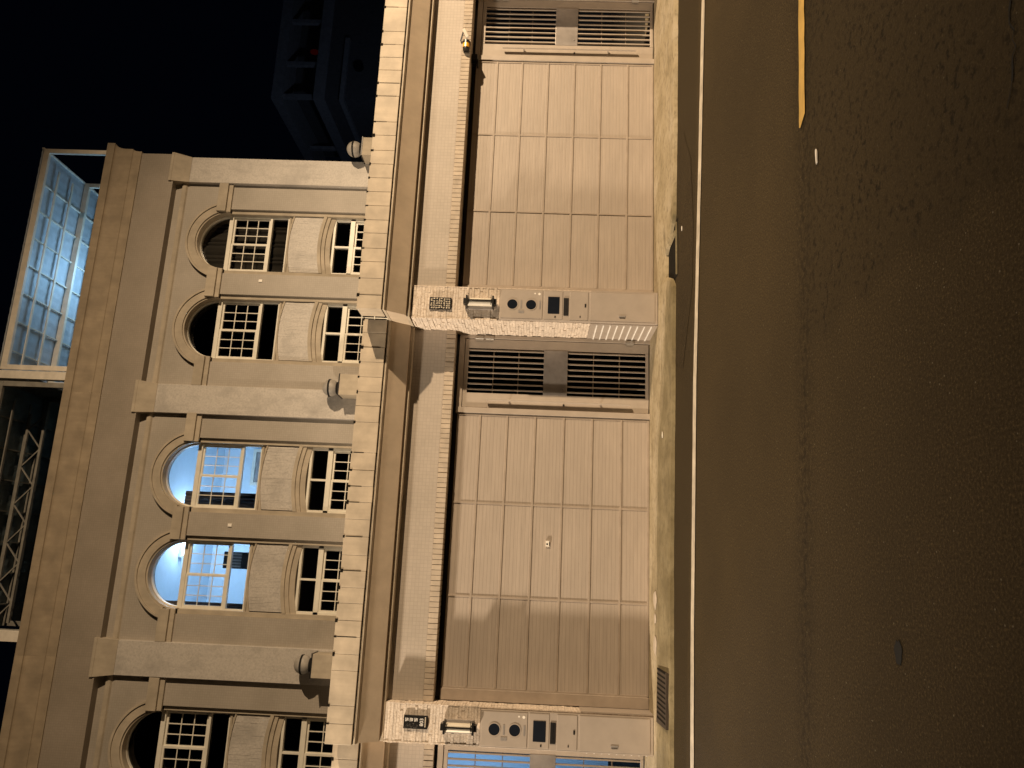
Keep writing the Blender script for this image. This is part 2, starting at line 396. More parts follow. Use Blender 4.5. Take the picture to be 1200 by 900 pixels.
g = thing('kerb_inlet', 'dark open drain inlet notched into the mossy kerb left of the right-hand garage door', 'drain', (3.76, 8.8, 0))
b = MB(); b.face([(3.39, 8.50, .006), (4.12, 8.47, .006), (4.06, 9.10, .006), (3.46, 9.12, .006)]); b.build('pit', 'dirt_shade', g)  # flat near-black sheet, the pit's shade is in its colour
b = MB(); b.box(3.95, 3.985, 8.56, 9.06, .004, .03); b.box(3.42, 4.08, 8.535, 8.56, .004, .022); b.build('rim', 'concrete', g)
g = thing('drain_grate', 'dark rectangular drain grate in the kerb below the house number 803 pillar', 'drain grate', (-1.38, 9.2, .06))
b = MB(); b.hexa([(-1.66, 8.97, .03), (-1.08, 8.95, .03), (-1.08, 9.44, .06), (-1.68, 9.53, .06), (-1.66, 8.97, .078), (-1.08, 8.95, .078), (-1.08, 9.44, .095), (-1.68, 9.53, .095)])
b.build('cover', 'rust', g)
b = MB()
for k in range(11):
    x = -1.62 + k*.052; b.hexa([(x, 9.0, .07), (x+.02, 9.0, .07), (x+.02, 9.46, .09), (x, 9.46, .09), (x, 9.0, .0805), (x+.02, 9.0, .0805), (x+.02, 9.46, .0975), (x, 9.46, .0975)])
b.build('bars', 'dirt_shade', g)
# marks on the ground
def blot(name, x, y, z, rx, ry, mat, label, cat, h=.003, n=18):
    b = MB(); k = [1+random.uniform(-.16, .16) for _ in range(n)]
    P = [(x+rx*k[i]*math.cos(2*math.pi*i/n), y+ry*k[i]*math.sin(2*math.pi*i/n)) for i in range(n)]
    b.prismz(P, z, z+h); o = b.build(name, mat, origin=(x, y, z)); tag(o, label, cat); return o
blot('paint_splash', -.33, 9.66, .088, .105, .12, 'splash', 'pale oval paint splash on the pavement farthest from the 803 pillar', 'paint splash')
blot('paint_splash', -.55, 9.66, .088, .055, .08, 'splash', 'small faint paint splash between two larger pale ovals on the pavement', 'paint splash')
blot('paint_splash', -.86, 9.66, .088, .10, .12, 'splash', 'pale oval paint splash on the pavement nearest the 803 pillar', 'paint splash')
blot('litter_scrap', 1.60, 9.17, .076, .035, .014, 'sticker', 'tiny white scrap lying on the kerb in front of the shaded gate', 'litter', .008)
blot('litter_scrap', 2.42, 4.13, .0085, .05, .010, 'sticker', 'small white scrap on the road just past the end of the yellow line', 'litter', .006)
blot('oil_stain', -.295, 3.53, .0015, .05, .035, 'matt_black', 'small dark round stain alone on the smooth near lane', 'stain')
blot('litter_scrap', 3.85, 8.22, .0085, .03, .012, 'sticker', 'tiny pale scrap on the dark asphalt beside the kerb inlet', 'litter', .006)

# ------------------------------------------------------------------ ledgestone cladding
def ledge(b, x0, x1, yf, z0, z1, row=.037, axis='y', lmin=.10, lmax=.30, out=.011, sgn=-1, zfun=None):
    """split stone courses on a face; axis 'y' faces -y, axis 'x' faces x*sgn with x0..x1 read along y"""
    z = z0
    while z < z1 - .008:
        h = min(row*random.choice((.9, 1, 1, 1.1)), z1-z); x = x0
        while x < x1 - .004:
            w = random.uniform(lmin, lmax)
            if x + w > x1 - .04: w = x1-x
            p = random.uniform(.003, out); gz = .0014; gx = .0008
            if axis == 'y': b.box(x+gx, x+w-gx, yf-p, yf+.004, z+gz, z+h-gz)
            else:
                a, c = sorted((yf+sgn*p, yf-sgn*.004)); b.box(a, c, x+gx, x+w-gx, z+gz, z+h-gz)
            x += w
        z += h

# ------------------------------------------------------------------ one row house
PITCH = 5.19
D0 = 15.5
WY = 15.40      # upper wall front
def zz(z, y): return 1.6 + (z-1.6)*y/D0
def xx(x, y): return x*y/D0

def sash(b, x0, x1, z0, z1, y, fw=.04, nx=3, nz=3, mw=.016):
    b.box(x0, x0+fw, y, y+.04, z0, z1); b.box(x1-fw, x1, y, y+.04, z0, z1)
    b.box(x0+fw, x1-fw, y, y+.04, z0, z0+fw); b.box(x0+fw, x1-fw, y, y+.04, z1-fw, z1)
    for k in range(1, nx):
        x = x0+fw+(x1-x0-2*fw)*k/nx; b.box(x-mw/2, x+mw/2, y+.008, y+.03, z0+fw, z1-fw)
    for k in range(1, nz):
        z = z0+fw+(z1-z0-2*fw)*k/nz; b.box(x0+fw, x1-fw, y+.010, y+.028, z-mw/2, z+mw/2)

def upper(root, xl, xr, bays, pils, end_right=False, end_left=False):
    """upper two storeys; xl..xr party lines, bays window centre lines, pils pilaster (x0,x1)"""
    bays = sorted(bays); pils = sorted(pils); zs = 8.47; R = .66; RW = .75; zt = 9.85; zb = 3.5
    b = MB()
    edges = [xl]
    for xc in bays: edges += [xc-RW, xc+RW]
    edges.append(xr)
    for i in range(0, len(edges), 2):
        x0, x1 = edges[i], edges[i+1]
        b.face([(x0, WY, zb), (x1, WY, zb), (x1, WY, zs), (x0, WY, zs)])
    # band over the springing line, split at each arch
    n = 28
    prev = xl
    for xc in bays:
        b.face([(prev, WY, zs), (xc-RW, WY, zs), (xc-RW, WY, zt), (prev, WY, zt)])
        b.face([(xc-RW, WY, zs), (xc-R, WY, zs), (xc-R, WY, zt), (xc-RW, WY, zt)])
        b.face([(xc+R, WY, zs), (xc+RW, WY, zs), (xc+RW, WY, zt), (xc+R, WY, zt)])
        for k in range(n):
            t0 = math.pi - math.pi*k/n; t1 = math.pi - math.pi*(k+1)/n
            xa, za = xc+R*math.cos(t0), zs+R*math.sin(t0); xb, zb2 = xc+R*math.cos(t1), zs+R*math.sin(t1)
            b.face([(xa, WY, za), (xb, WY, zb2), (xb, WY, zt), (xa, WY, zt)])
            b.face([(xa, WY, za), (xa, WY+.3, za), (xb, WY+.3, zb2), (xb, WY, zb2)])
        for sx in (-1, 1):
            b.face([(xc+sx*RW, WY, zb), (xc+sx*RW, WY+.3, zb), (xc+sx*RW, WY+.3, zs), (xc+sx*RW, WY, zs)])
            b.face([(xc+sx*RW, WY, zs), (xc+sx*R, WY, zs), (xc+sx*R, WY+.3, zs), (xc+sx*RW, WY+.3, zs)])
        prev = xc+RW
    b.face([(prev, WY, zs), (xr, WY, zs), (xr, WY, zt), (prev, WY, zt)])
    if end_right: b.face([(xr, WY, zb-3.5), (xr, WY+8, zb-3.5), (xr, WY+8, 10.9), (xr, WY, 10.9)])
    if end_left: b.face([(xl, WY, zb-3.5), (xl, WY+8, zb-3.5), (xl, WY+8, 10.9), (xl, WY, 10.9)])
    b.build('upper_wall', 'mosaic', root)
    b = MB(); b.box(xl, xr, WY+8.002, WY+8.2, 0, 10.9); b.build('rear_wall', 'mosaic', root)
    b = MB(); b.box(xl, xr, WY+.02, WY+8, 10.75, 10.9); b.build('roof', 'plaster', root)
    # small ledge under the frieze
    b = MB(); b.prism([(WY+.01, 9.50), (WY-.035, 9.53), (WY-.05, 9.56), (WY-.05, 9.61), (WY+.01, 9.63)], xl, xr); b.build('ledge', 'plaster', root, .004)
    # cornice: frieze then stepped crown
    ex = xr + (0.19 if end_right else 0); el = xl - (.19 if end_left else 0)
    b = MB(); xf0, xf1 = xl, xr + (.0 if end_right else 0)
    b.box(xf0, xf1, 15.20, WY+.3, 9.763, 10.546); b.build('frieze', 'frieze', root)
    yf = 15.20
    def crown(b, off, z0, z1):
        b.box(xl-(off if end_left else 0), xr+(off if end_right else 0), yf-off, WY+.35, z0, z1)
    b = MB(); crown(b, .03, 10.546, 10.603)
    # cove between frieze bead and upper band
    def cove(b, o0, o1, z0, z1, n=6):
        for k in range(n):
            a = k/n; c = (k+1)/n
            fa = o0+(o1-o0)*(1-math.cos(a*math.pi/2)); fc = o0+(o1-o0)*(1-math.cos(c*math.pi/2))
            za = z0+(z1-z0)*math.sin(a*math.pi/2); zc = z0+(z1-z0)*math.sin(c*math.pi/2)
            x0a = xl-(fa if end_left else 0); x0c = xl-(fc if end_left else 0)
            x1a = xr+(fa if end_right else 0); x1c = xr+(fc if end_right else 0)
            b.hexa([(x0a, yf-fa, za), (x1a, yf-fa, za), (x1a, WY+.35, za), (x0a, WY+.35, za), (x0c, yf-fc, zc), (x1c, yf-fc, zc), (x1c, WY+.35, zc), (x0c, WY+.35, zc)])
    cove(b, .03, .06, 10.603, 10.728); crown(b, .065, 10.728, 10.890); cove(b, .065, .14, 10.890, 11.103); crown(b, .15, 11.103, 11.271)
    b.build('cornice', 'cornice', root, .006)
    # parapet behind the crown
    # pilasters
    for (p0, p1) in pils:
        p = MB(); py = 15.30
        p.box(p0, p1, py, WY+.01, zb, 9.46); po = p.build('pilaster', 'granite', root, .008)
        c = MB()
        c.hexa([(p0, py, 9.46), (p1, py, 9.46), (p1, WY, 9.46), (p0, WY, 9.46), (p0-.035, 15.17, 9.80), (p1+.035, 15.17, 9.80), (p1+.035, WY, 9.80), (p0-.035, WY, 9.80)])
        c.box(p0-.035, p1+.035, 15.165, WY, 9.80, 9.86)
        c.build('capital', 'plaster', po, .004)
    # impost band between arches and pilasters
    ib = MB(); segs = []
    xs_ = [pils[0][1] if pils else xl]
    for xc in bays: xs_ += [xc-R, xc+R]
    xs_.append(pils[1][0] if len(pils) > 1 else (xr - .31))
    for i in range(0, len(xs_), 2):
        x0, x1 = xs_[i], xs_[i+1]
        if x1-x0 < .05: continue
        ib = MB(); ib.box(x0, x1, WY-.105, WY+.25, 8.56, 8.76); ib.box(x0, x1, WY-.05, WY+.25, 8.47, 8.559)
        ib.build('impost_band', 'plaster', root, .005)
    for xc in bays:
        a = MB(); q = .36; a.ring(xc, zs, R+.021, .839, WY-.06, WY+.1, a0=q, a1=math.pi-q); a.ring(xc, zs, .84, .885, WY-.085, WY+.05, a0=q-.03, a1=math.pi-q+.03); a.ring(xc, zs, R-.012, R+.02, WY-.03, WY+.15)
        a.build('arch_moulding', 'plaster', root, .004)
        a = MB()      # architrave strips down the bay
        for sx in (-1, 1):
            x0, x1 = sorted((xc+sx*.66, xc+sx*RW)); a.box(x0, x1, WY+.06, WY+.2, zb, zs)
        a.build('bay_jamb', 'plaster', root, .004)
        wy = 15.56; X0, X1 = xc-.66, xc+.66
        # upper arched window
        w = MB()
        w.box(X0, X1, wy-.02, wy+.07, 8.44, 8.53); w.ring(xc, 8.50, .615, .655, wy-.03, wy+.06, 30)
        w.box(X0, X1, wy-.015, wy+.07, 7.57, 7.62); w.box(X0, X0+.035, wy-.01, wy+.06, 7.22, 8.44); w.box(X1-.035, X1, wy-.01, wy+.06, 7.22, 8.44)
        w.box(X0, X1, wy-.02, wy+.06, 7.19, 7.225)
        wo = w.build('arched_window', 'white', root, .003)
        s = MB(); sash(s, X0+.035, xc+.012, 7.62, 8.44, wy); s.build('sash', 'white', wo)
        s = MB(); sash(s, xc-.012, X1-.035, 7.62, 8.44, wy+.03); s.build('sash', 'white', wo)
        gl = MB(); gl.face([(X0+.03, wy+.065, 7.2), (X1-.03, wy+.065, 7.2), (X1-.03, wy+.065, 8.5), (X0+.03, wy+.065, 8.5)])
        P = [(xc+.63*math.cos(math.pi*k/28), wy+.04, 8.50+.63*math.sin(math.pi*k/28)) for k in range(29)]
        gl.face(P); gl.build('pane', 'glass', wo)
        # curved stone panel between storeys
        def arc(x): return .085*(1-((x-xc)/.66)**2)
        sp = MB(); zlo, zhi = 6.41, 7.06; xq = X0+.02
        while xq < X1-.025:
            xe = min(xq+random.uniform(.018, .034), X1-.02)
            if X1-.02-xe < .012: xe = X1-.02
            a0, a1 = arc(xq), arc(xe); z0 = zlo
            while z0 < zhi-.005:
                z1 = min(z0+random.uniform(.10, .28), zhi)
                if zhi-z1 < .05: z1 = zhi
                pr = random.uniform(.0, .006); g = .0006
                sp.hexa([(xq+g, wy-.06-pr, z0+a0+g), (xe-g, wy-.06-pr, z0+a1+g), (xe-g, wy+.05, z0+a1+g), (xq+g, wy+.05, z0+a0+g),
                         (xq+g, wy-.06-pr, z1+a0-g), (xe-g, wy-.06-pr, z1+a1-g), (xe-g, wy+.05, z1+a1-g), (xq+g, wy+.05, z1+a0-g)])
                z0 = z1
            xq = xe
        sp.box(X0-.03, X1+.03, wy+.051, wy+.11, 6.22, 7.2)
        sp.build('stone_panel', 'panelstone', root)
        cm = MB()
        def arcband(z0, z1, y, y1=wy+.06, k=1.0, n=14):
            for i in range(n):
                a = X0+(X1-X0)*i/n; c = X0+(X1-X0)*(i+1)/n; ka, kc = arc(a)*k, arc(c)*k
                cm.hexa([(a, y, z0+ka), (c, y, z0+kc), (c, y1, z0+kc), (a, y1, z0+ka), (a, y, z1+ka), (c, y, z1+kc), (c, y1, z1+kc), (a, y1, z1+ka)])
        arcband(7.06, 7.09, wy-.085, k=1)
        cm.box(X0, X1, wy-.03, wy+.06, 7.08, 7.151)
        cm.box(X0, X1, wy-.05, wy+.06, 7.15, 7.19)
        arcband(6.34, 6.41, wy-.11); arcband(6.26, 6.34, wy-.075); arcband(6.15, 6.26, wy-.04)
        cm.build('segmental_head', 'plaster', root)
        # lower window
        w = MB(); w.box(X0, X1, wy-.02, wy+.07, 6.15, 6.20); w.box(X0, X1, wy-.02, wy+.07, 5.73, 5.83); w.box(X0, X0+.05, wy-.02, wy+.07, 4.0, 6.15); w.box(X1-.05, X1, wy-.02, wy+.07, 4.0, 6.15)
        w.box(xc-.02, xc+.02, wy-.01, wy+.06, 5.83, 6.15); w.box(X0, X1, wy-.02, wy+.07, 3.9, 4.0)
        lo = w.build('lower_window', 'white', root, .003)
        s = MB(); sash(s, X0+.05, xc+.012, 4.0, 5.73, wy, nz=6); s.build('sash', 'white', lo)
        s = MB(); sash(s, xc-.012, X1-.05, 4.0, 5.73, wy+.03, nz=6); s.build('sash', 'white', lo)
        gl = MB(); gl.face([(X0+.04, wy+.065, 4.0), (X1-.04, wy+.065, 4.0), (X1-.04, wy+.065, 6.17), (X0+.04, wy+.065, 6.17)]); gl.build('pane', 'glass', lo)

def room(root, x0, x1, z0, z1, mat, y0=15.70, y1=20.5):
    b = MB()
    b.face([(x0, y0, z0), (x1, y0, z0), (x1, y1, z0), (x0, y1, z0)]); b.face([(x0, y0, z1), (x1, y0, z1), (x1, y1, z1), (x0, y1, z1)])
    b.face([(x0, y1, z0), (x1, y1, z0), (x1, y1, z1), (x0, y1, z1)])
    for x in (x0, x1): b.face([(x, y0, z0), (x, y1, z0), (x, y1, z1), (x, y0, z1)])
    return b.build('room_interior', mat, root)

def ground_floor(root, X0, Y0, co=0, xend=None):
    XE = X0 + PITCH if xend is None else xend
    # pillar
    b = MB(); b.box(X0+.012, X0+.438, Y0+.012, Y0+.70, .06, 3.27); po = b.build('pillar', 'stone', root)
    b = MB(); ledge(b, X0, X0+.45, Y0+.012, 2.14, 3.28); ledge(b, X0, X0+.012, Y0+.012, .95, 2.14, lmin=.02, lmax=.03); ledge(b, X0+.432, X0+.45, Y0+.012, .07, 2.14, lmin=.03, lmax=.04)
    ledge(b, Y0, Y0+.70, X0+.012, .95, 3.28, axis='x', sgn=-1, out=.018); ledge(b, Y0, Y0+.34, X0+.438, .95, 3.28, axis='x', sgn=1)
    b.build('ledgestone', 'stone', po)
    b = MB(); b.box(X0-.004, X0+.012, Y0, Y0+.70, .08, .945)
    b.box(X0+.438, X0+.452, Y0, Y0+.33, .08, .945)
    vo = b.build('side_vent', 'cabinet', po)
    b = MB()
    for k in range(9): b.box(X0-.014, X0-.0042, Y0+.02, Y0+.68, .15+k*.088, .166+k*.088)
    b.build('louvre', 'glyph', vo)
    # lintel wall
    b = MB(); b.box(X0+.45, XE, Y0+co+.065, Y0+.42, 2.86, 3.36); b.build('lintel_wall', 'mosaic_low', root)
    b = MB(); x = X0+.45
    while x < XE-.03:
        b.box(x+.003, x+.062, Y0+co+.055-random.uniform(0, .006), Y0+.42, 2.735, 2.857); x += .065
    b.build('soldier_course', 'brick', root, .003)
    # fascia and mouldings under the coping
    Yc = Y0+co; b = MB(); cE = XE
    b.prism([(Yc-.10, 3.335), (Yc-.255, 3.56), (Yc+.5, 3.56), (Yc+.5, 3.335)], X0, cE); b.build('fascia', 'fascia', root)
    b = MB(); b.box(X0-.005, cE, Yc-.05, Yc+.5, 3.295, 3.333); b.prism([(Yc-.26, 3.562), (Yc-.30, 3.578), (Yc-.30, 3.60), (Yc+.5, 3.60), (Yc+.5, 3.562)], X0-.005, cE)
    b.build('moulding', 'coping', root, .004)
    b = MB(); x = X0-.01
    while x < cE-.02:
        w = random.choice((.185, .2, .2, .21, .225, .39)); xe = min(x+w, cE)
        dz = random.uniform(-.002, .002); b.box(x+.002, xe-.002, Yc-.33+random.uniform(-.002, .002), Yc-.02, 3.612+dz, 3.925+dz); x = xe
        if random.random() < .75:
            w2 = random.uniform(.010, .028); h2 = random.uniform(.012, .035); b.m = 1
            b.box(x-w2, x+w2*.8, Yc-.3345, Yc-.25, 3.925-h2, 3.929+random.uniform(0, .008)); b.m = 0
        if random.random() < .3:
            b.m = 1; b.box(x-.004, x+.004, Yc-.3335, Yc-.32, 3.62+random.uniform(0, .15), 3.90); b.m = 0
    b.build('coping', ['coping', 'dirt_shade'], root, .004)
    b = MB(); b.box(X0, cE, Yc-.30, Yc-.03, 3.600, 3.90); b.build('coping_core', 'dirt_shade', root)
    # terrace slab and back wall of the carport
    b = MB(); b.box(X0, cE, Y0+.45, WY-.01, 3.20, 3.33); b.build('terrace', 'plaster', root)
    # partition wall to the neighbour
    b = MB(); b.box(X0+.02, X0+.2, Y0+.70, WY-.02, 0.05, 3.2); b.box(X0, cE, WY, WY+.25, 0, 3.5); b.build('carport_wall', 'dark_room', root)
    b = MB(); b.face([(X0, Y0+.4, .09), (cE, Y0+.4, .09), (cE, WY, .09), (X0, WY, .09)]); b.build('carport_floor', 'dirt_shade', root)  # near-black floor, the carport's darkness is put into its colour
    # garage door: 3 x 7 ribbed panels
    dy = Y0+.34; d0, d1 = X0+.455, X0+4.075
    cols = [X0+.60, X0+1.70, X0+2.885, X0+4.065]; zr = [.10, .46, .85, 1.23, 1.613, 1.99, 2.355, 2.665]
    b = MB(); b.box(X0+.60, d1, dy, dy+.05, .095, 2.668); do = b.build('garage_door', 'door', root, .003)
    b = MB()
    for x in cols[:]: b.box(x-.012, x+.012, dy-.009, dy+.001, .10, 2.66)
    for z in zr[1:-1]: b.box(X0+.61, d1-.004, dy-.012, dy+.001, z-.013, z+.013)
    b.box(X0+.60, d1, dy-.012, dy+.001, .09, .115)
    b.build('panel_trim', 'doorframe', do, .002)
    b = MB(); b.box(d0, X0+.59, dy-.03, dy+.06, .09, 2.668); b.build('door_post', 'doorframe', root, .004)
    b = MB(); b.box(X0+.45, XE, dy+.09, dy+.12, 2.60, 3.2); b.build('slot_shade_board', 'black', root)  # black board painted in for the shaded gap over the door
    # gate
    gy = Y0+.32; g0, g1 = X0+4.085, XE-.005
    if g1-g0 > .8:
        b = MB(); b.box(g0, g0+.075, gy-.01, gy+.07, .08, 2.69); b.box(g1-.05, g1, gy, gy+.07, .08, 2.69); b.box(g0+.075, g1-.05, gy, gy+.07, 2.62, 2.69)
        go = b.build('gate', 'gate', root, .003)
        l0, l1 = g0+.082, g1-.057; ga, gb = l0+.20, l1-.13; yy = gy+.012
        b = MB(); b.box(l0, ga, yy, yy+.045, .10, 2.612); b.box(gb, l1, yy, yy+.045, .10, 2.612)
        b.box(ga, gb, yy, yy+.045, 2.56, 2.612); b.box(ga, gb, yy, yy+.045, .10, .14)
        b.build('leaf', 'gate', go, .003)
        b = MB(); b.box(ga, gb, yy-.004, yy+.05, 1.20, 1.525); b.tube((ga+.09, yy-.012, 1.255), (ga+.09, yy, 1.255), .012, 12); b.build('lock_plate', 'plate', go, .004)
        b = MB(); n = 8
        for z0, z1 in ((.14, 1.20), (1.525, 2.56)):
            for k in range(n):
                x = ga+(gb-ga)*(k+.65)/n
                b.hexa([(x-.009, yy+.002, z0), (x+.009, yy+.006, z0), (x+.009, yy+.034, z0), (x-.009, yy+.030, z0), (x-.009, yy+.002, z1), (x+.009, yy+.006, z1), (x+.009, yy+.034, z1), (x-.009, yy+.030, z1)])
            for k in range(1, 3):
                z = z0+(z1-z0)*k/3; b.box(ga, gb, yy+.036, yy+.044, z-.006, z+.006)
        b.build('grille', 'gate', go)
        hx = l0+.10
        b = MB(); b.box(hx-.013, hx+.013, yy-.075, yy-.045, .35, 2.29)
        for z in (.75, 1.98): b.box(hx-.009, hx+.009, yy-.047, yy, z-.012, z+.012)
        b.build('pull_bar', 'gate', go, .004)
        b = MB(); b.tube((hx-.03, yy-.01, 1.24), (hx-.03, yy+.002, 1.24), .013, 12); b.build('keyhole', 'black', go)
        for z in (.36, 2.28, 2.42):
            b = MB(); b.tube((g1-.054, gy-.014, z-.055), (g1-.054, gy-.014, z+.055), .013, 10)
            b.box(g1-.085, g1-.02, gy-.012, gy-.0005, z-.05, z+.05)
            b.build('hinge', 'steel', go)

def wall_cabinet(X0, Y0, lab):
    t = thing('meter_cabinet', lab, 'cabinet', (X0+.22, Y0, .085), 'cabinets on the stone pillars')
    x0, x1, y = X0+.008, X0+.425, Y0-.045
    b = MB(); b.box(x0, x1, y, Y0+.012, .088, 2.135); b.build('housing', 'cabinet', t, .005)
    f = y-.003
    def fr(b, a, c, z0, z1, w=.008, d=.006):
        b.box(a, a+w, y-d, y+.001, z0, z1); b.box(c-w, c, y-d, y+.001, z0, z1); b.box(a+w, c-w, y-d, y+.001, z0, z0+w); b.box(a+w, c-w, y-d, y+.001, z1-w, z1)
    a, c = x0+.018, x1-.018
    # meter plate with two round windows
    b = MB(); b.box(a, c, y-.007, y+.001, 1.575, 2.115); b.build('meter_plate', 'cabinet', t, .003)
    for z in (1.965, 1.722):
        cx = X0+.212
        b = MB(); b.tube((cx, y-.0085, z), (cx, y-.004, z), .068, 32); o = b.build('meter_window', 'screen', t)
        b = MB(); n = 32
        for k in range(n):
            t0, t1 = 2*math.pi*k/n, 2*math.pi*(k+1)/n
            P = lambda r, q, yy: (cx+r*math.cos(q), yy, z+r*math.sin(q))
            b.face([P(.066, t0, y-.012), P(.076, t0, y-.012), P(.076, t1, y-.012), P(.066, t1, y-.012)])
            b.face([P(.076, t0, y-.012), P(.076, t0, y-.006), P(.076, t1, y-.006), P(.076, t1, y-.012)])
            b.face([P(.066, t0, y-.012), P(.066, t0, y-.006), P(.066, t1, y-.006), P(.066, t1, y-.012)])
        b.build('ring', 'cabinet', o)
        b = MB(); b.box(cx-.055, cx+.055, y-.010, y-.0065, z-.125, z-.105); b.build('slot', 'plate', t)
    b = MB(); b.box(a+.07, a+.085+.02, y-.011, y-.0065, 1.81, 1.885); b.build('label_plate', 'plate', t, .001)
    b = MB(); b.tube((c-.045, y-.010, 1.618), (c-.045, y-.006, 1.618), .017, 18); b.tube((c-.04, y-.010, 1.675), (c-.04, y-.006, 1.675), .011, 18); b.build('sticker', 'sticker', t)
    # intercom
    b = MB(); b.box(a, c, y-.006, y+.001, 1.315, 1.555); b.build('intercom_plate', 'cabinet', t, .003)
    b = MB(); b.box(X0+.10, X0+.33, y-.010, y-.0045, 1.355, 1.505); b.build('screen', 'screen', t, .002)
    b = MB(); b.box(X0+.085, X0+.32, y-.008, y+.001, 1.238, 1.302); b.build('speaker_strip', 'darkmetal', t, .002)
    b = MB(); b.box(a+.02, a+.045, y-.009, y-.005, 1.40, 1.416); b.box(X0+.14, X0+.16, y-.0105, y-.0078, 1.26, 1.275); b.box(X0+.2, X0+.29, y-.0105, y-.0078, 1.266, 1.271); b.build('button', 'black', t)
    # small and large doors
    b = MB(); b.box(a, c, y-.007, y+.001, .985, 1.222); b.build('small_door', 'cabinet', t, .003)
    b = MB(); b.box(X0+.20, X0+.245, y-.011, y-.006, 1.01, 1.03); b.box(a+.03, a+.055, y-.010, y-.006, 1.08, 1.092); b.build('catch', 'black', t)
    b = MB(); b.box(a, c, y-.007, y+.001, .125, .958); bd = b.build('large_door', 'cabinet', t, .003)
    b = MB(); b.box(a+.05, a+.075, y-.013, y-.0062, .50, .59); b.build('latch', 'plate', bd, .002)
    b = MB(); b.box(a+.045, a+.052, y-.015, y-.0062, .51, .58); b.build('latch_slot', 'black', bd)
    return t

def pillar_lamp(X0, Y0, lab):
    t = thing('wall_lamp', lab, 'wall lamp', (X0+.215, Y0-.004, 2.38), 'wall lamps on the stone pillars')
    cx = X0+.215; y = Y0-.004; z0, z1 = 2.17, 2.60
    b = MB(); b.box(cx-.075, cx+.075, y-.02, y+.02, z0+.05, z1-.05); b.build('back_plate', 'plate', t, .003)
    b = MB(); b.tube((cx, y-.075, z0+.055), (cx, y-.075, z1-.055), .052, 24); b.build('shade', 'lampshade', t, smooth=False)
    for z in (z0+.045, z1-.045):
        b = MB(); b.box(cx-.07, cx+.075, y-.135, y-.0, z-.012, z+.012); s = 1 if z > 2.4 else -1
        b.box(cx-.035, cx+.04, y-.11, y-.02, z+s*.012, z+s*.045)
        b.build('bracket', 'black', t, .003)
    b = MB()
    for dx in (-.014, 0, .014): b.bar((cx+.0+dx, y-.132, z0+.045), (cx+dx, y-.132, z1-.045), .006)
    b.build('guard_bars', 'black', t)
    b = MB()
    for z in (z0+.07, z1-.07): b.bar((cx-.05, y-.128, z), (cx+.085, y-.128, z), .007)
    b.build('cross_bar', 'black', t)

def text_mesh(txt, size):
    cu = bpy.data.curves.new('lettering', 'FONT'); cu.body = txt; cu.size = size; cu.extrude = .0012; cu.align_x = 'CENTER'; cu.align_y = 'CENTER'
    ob = bpy.data.objects.new('lettering_tmp', cu); COL.objects.link(ob)
    dg = bpy.context.evaluated_depsgraph_get(); me = bpy.data.meshes.new_from_object(ob.evaluated_get(dg))
    bpy.data.objects.remove(ob); return me
def put_text(txt, size, x, y, z, parent, mat, name='lettering', sx=1):
    me = text_mesh(txt, size); me.materials.clear(); me.materials.append(M[mat])
    o = bpy.data.objects.new(name, me); COL.objects.link(o); o.parent = parent
    o.matrix_local = Matrix.Translation(Vector((x, y, z)) - Vector(parent.location)) @ Matrix.Rotation(rad(90), 4, 'X') @ Matrix.Diagonal((sx, 1, 1, 1))
    return o
def plaque(X0, Y0, lab, number, busy):
    x0, x1 = (X0+.125, X0+.285) if busy else (X0+.165, X0+.315)
    y = Y0-.006; t = thing('number_plaque', lab, 'house number', ((x0+x1)/2, y, 2.76))
    b = MB(); b.box(x0, x1, y-.014, y+.02, 2.765, 3.05); b.build('plate', 'black', t, .002)
    yy = y-.0145
    cx = (x0+x1)/2
    if not busy:
        # three painted characters down the right half
        for k, z in enumerate((3.015, 2.96, 2.905)):
            c = cx+.026; g = MB()
            for (a, b_, w, h) in ((-.016, .010, .032, .006), (-.014, -.001, .030, .006), (-.003, .000, .007, .030), (-.012, -.014, .026, .006), ((.008 if k != 1 else -.012), -.006, .006, .016)):
                g.box(c+a*1.25, c+(a+w)*1.25, yy-.002, yy+.001, z+b_*1.25-h*.6, z+b_*1.25+h*.6)
            if k == 1: g.box(c+.010, c+.016, yy-.002, yy+.001, z-.014, z+.012)
            g.build('character', 'glyph', t)
        put_text(number, .060, cx+.003, yy-.001, 2.833, t, 'glyph', 'number')
        g = MB(); x = cx-.05
        while x < cx+.055:
            w = random.uniform(.004, .009); g.box(x, x+w, yy-.002, yy+.001, 2.785, 2.797); x += w+.004
        g.build('small_print', 'gold', t)
        g = MB()
        for _ in range(34):
            x = random.uniform(x0+.008, cx-.015); z = random.uniform(2.88, 3.03); g.box(x, x+random.uniform(.002, .006), yy-.0012, yy+.001, z, z+random.uniform(.002, .007))
        g.build('speckle', 'plate', t)
    else:
        g = MB()
        for r in range(8):
            for q in range(5):
                px = x0+.018+q*.030; pz = 2.79+r*.033
                for _ in range(3):
                    if random.random() < .5: w, h = random.uniform(.010, .024), random.uniform(.004, .007)
                    else: w, h = random.uniform(.004, .007), random.uniform(.010, .022)
                    ax = px+random.uniform(-.008, .008); az = pz+random.uniform(-.010, .010)
                    g.box(max(x0+.005, ax-w/2), min(x1-.005, ax+w/2), yy-.002-random.uniform(0, .002), yy+.001, max(2.77, az-h/2), min(3.045, az+h/2))
        g.build('lettering', 'gold', t)

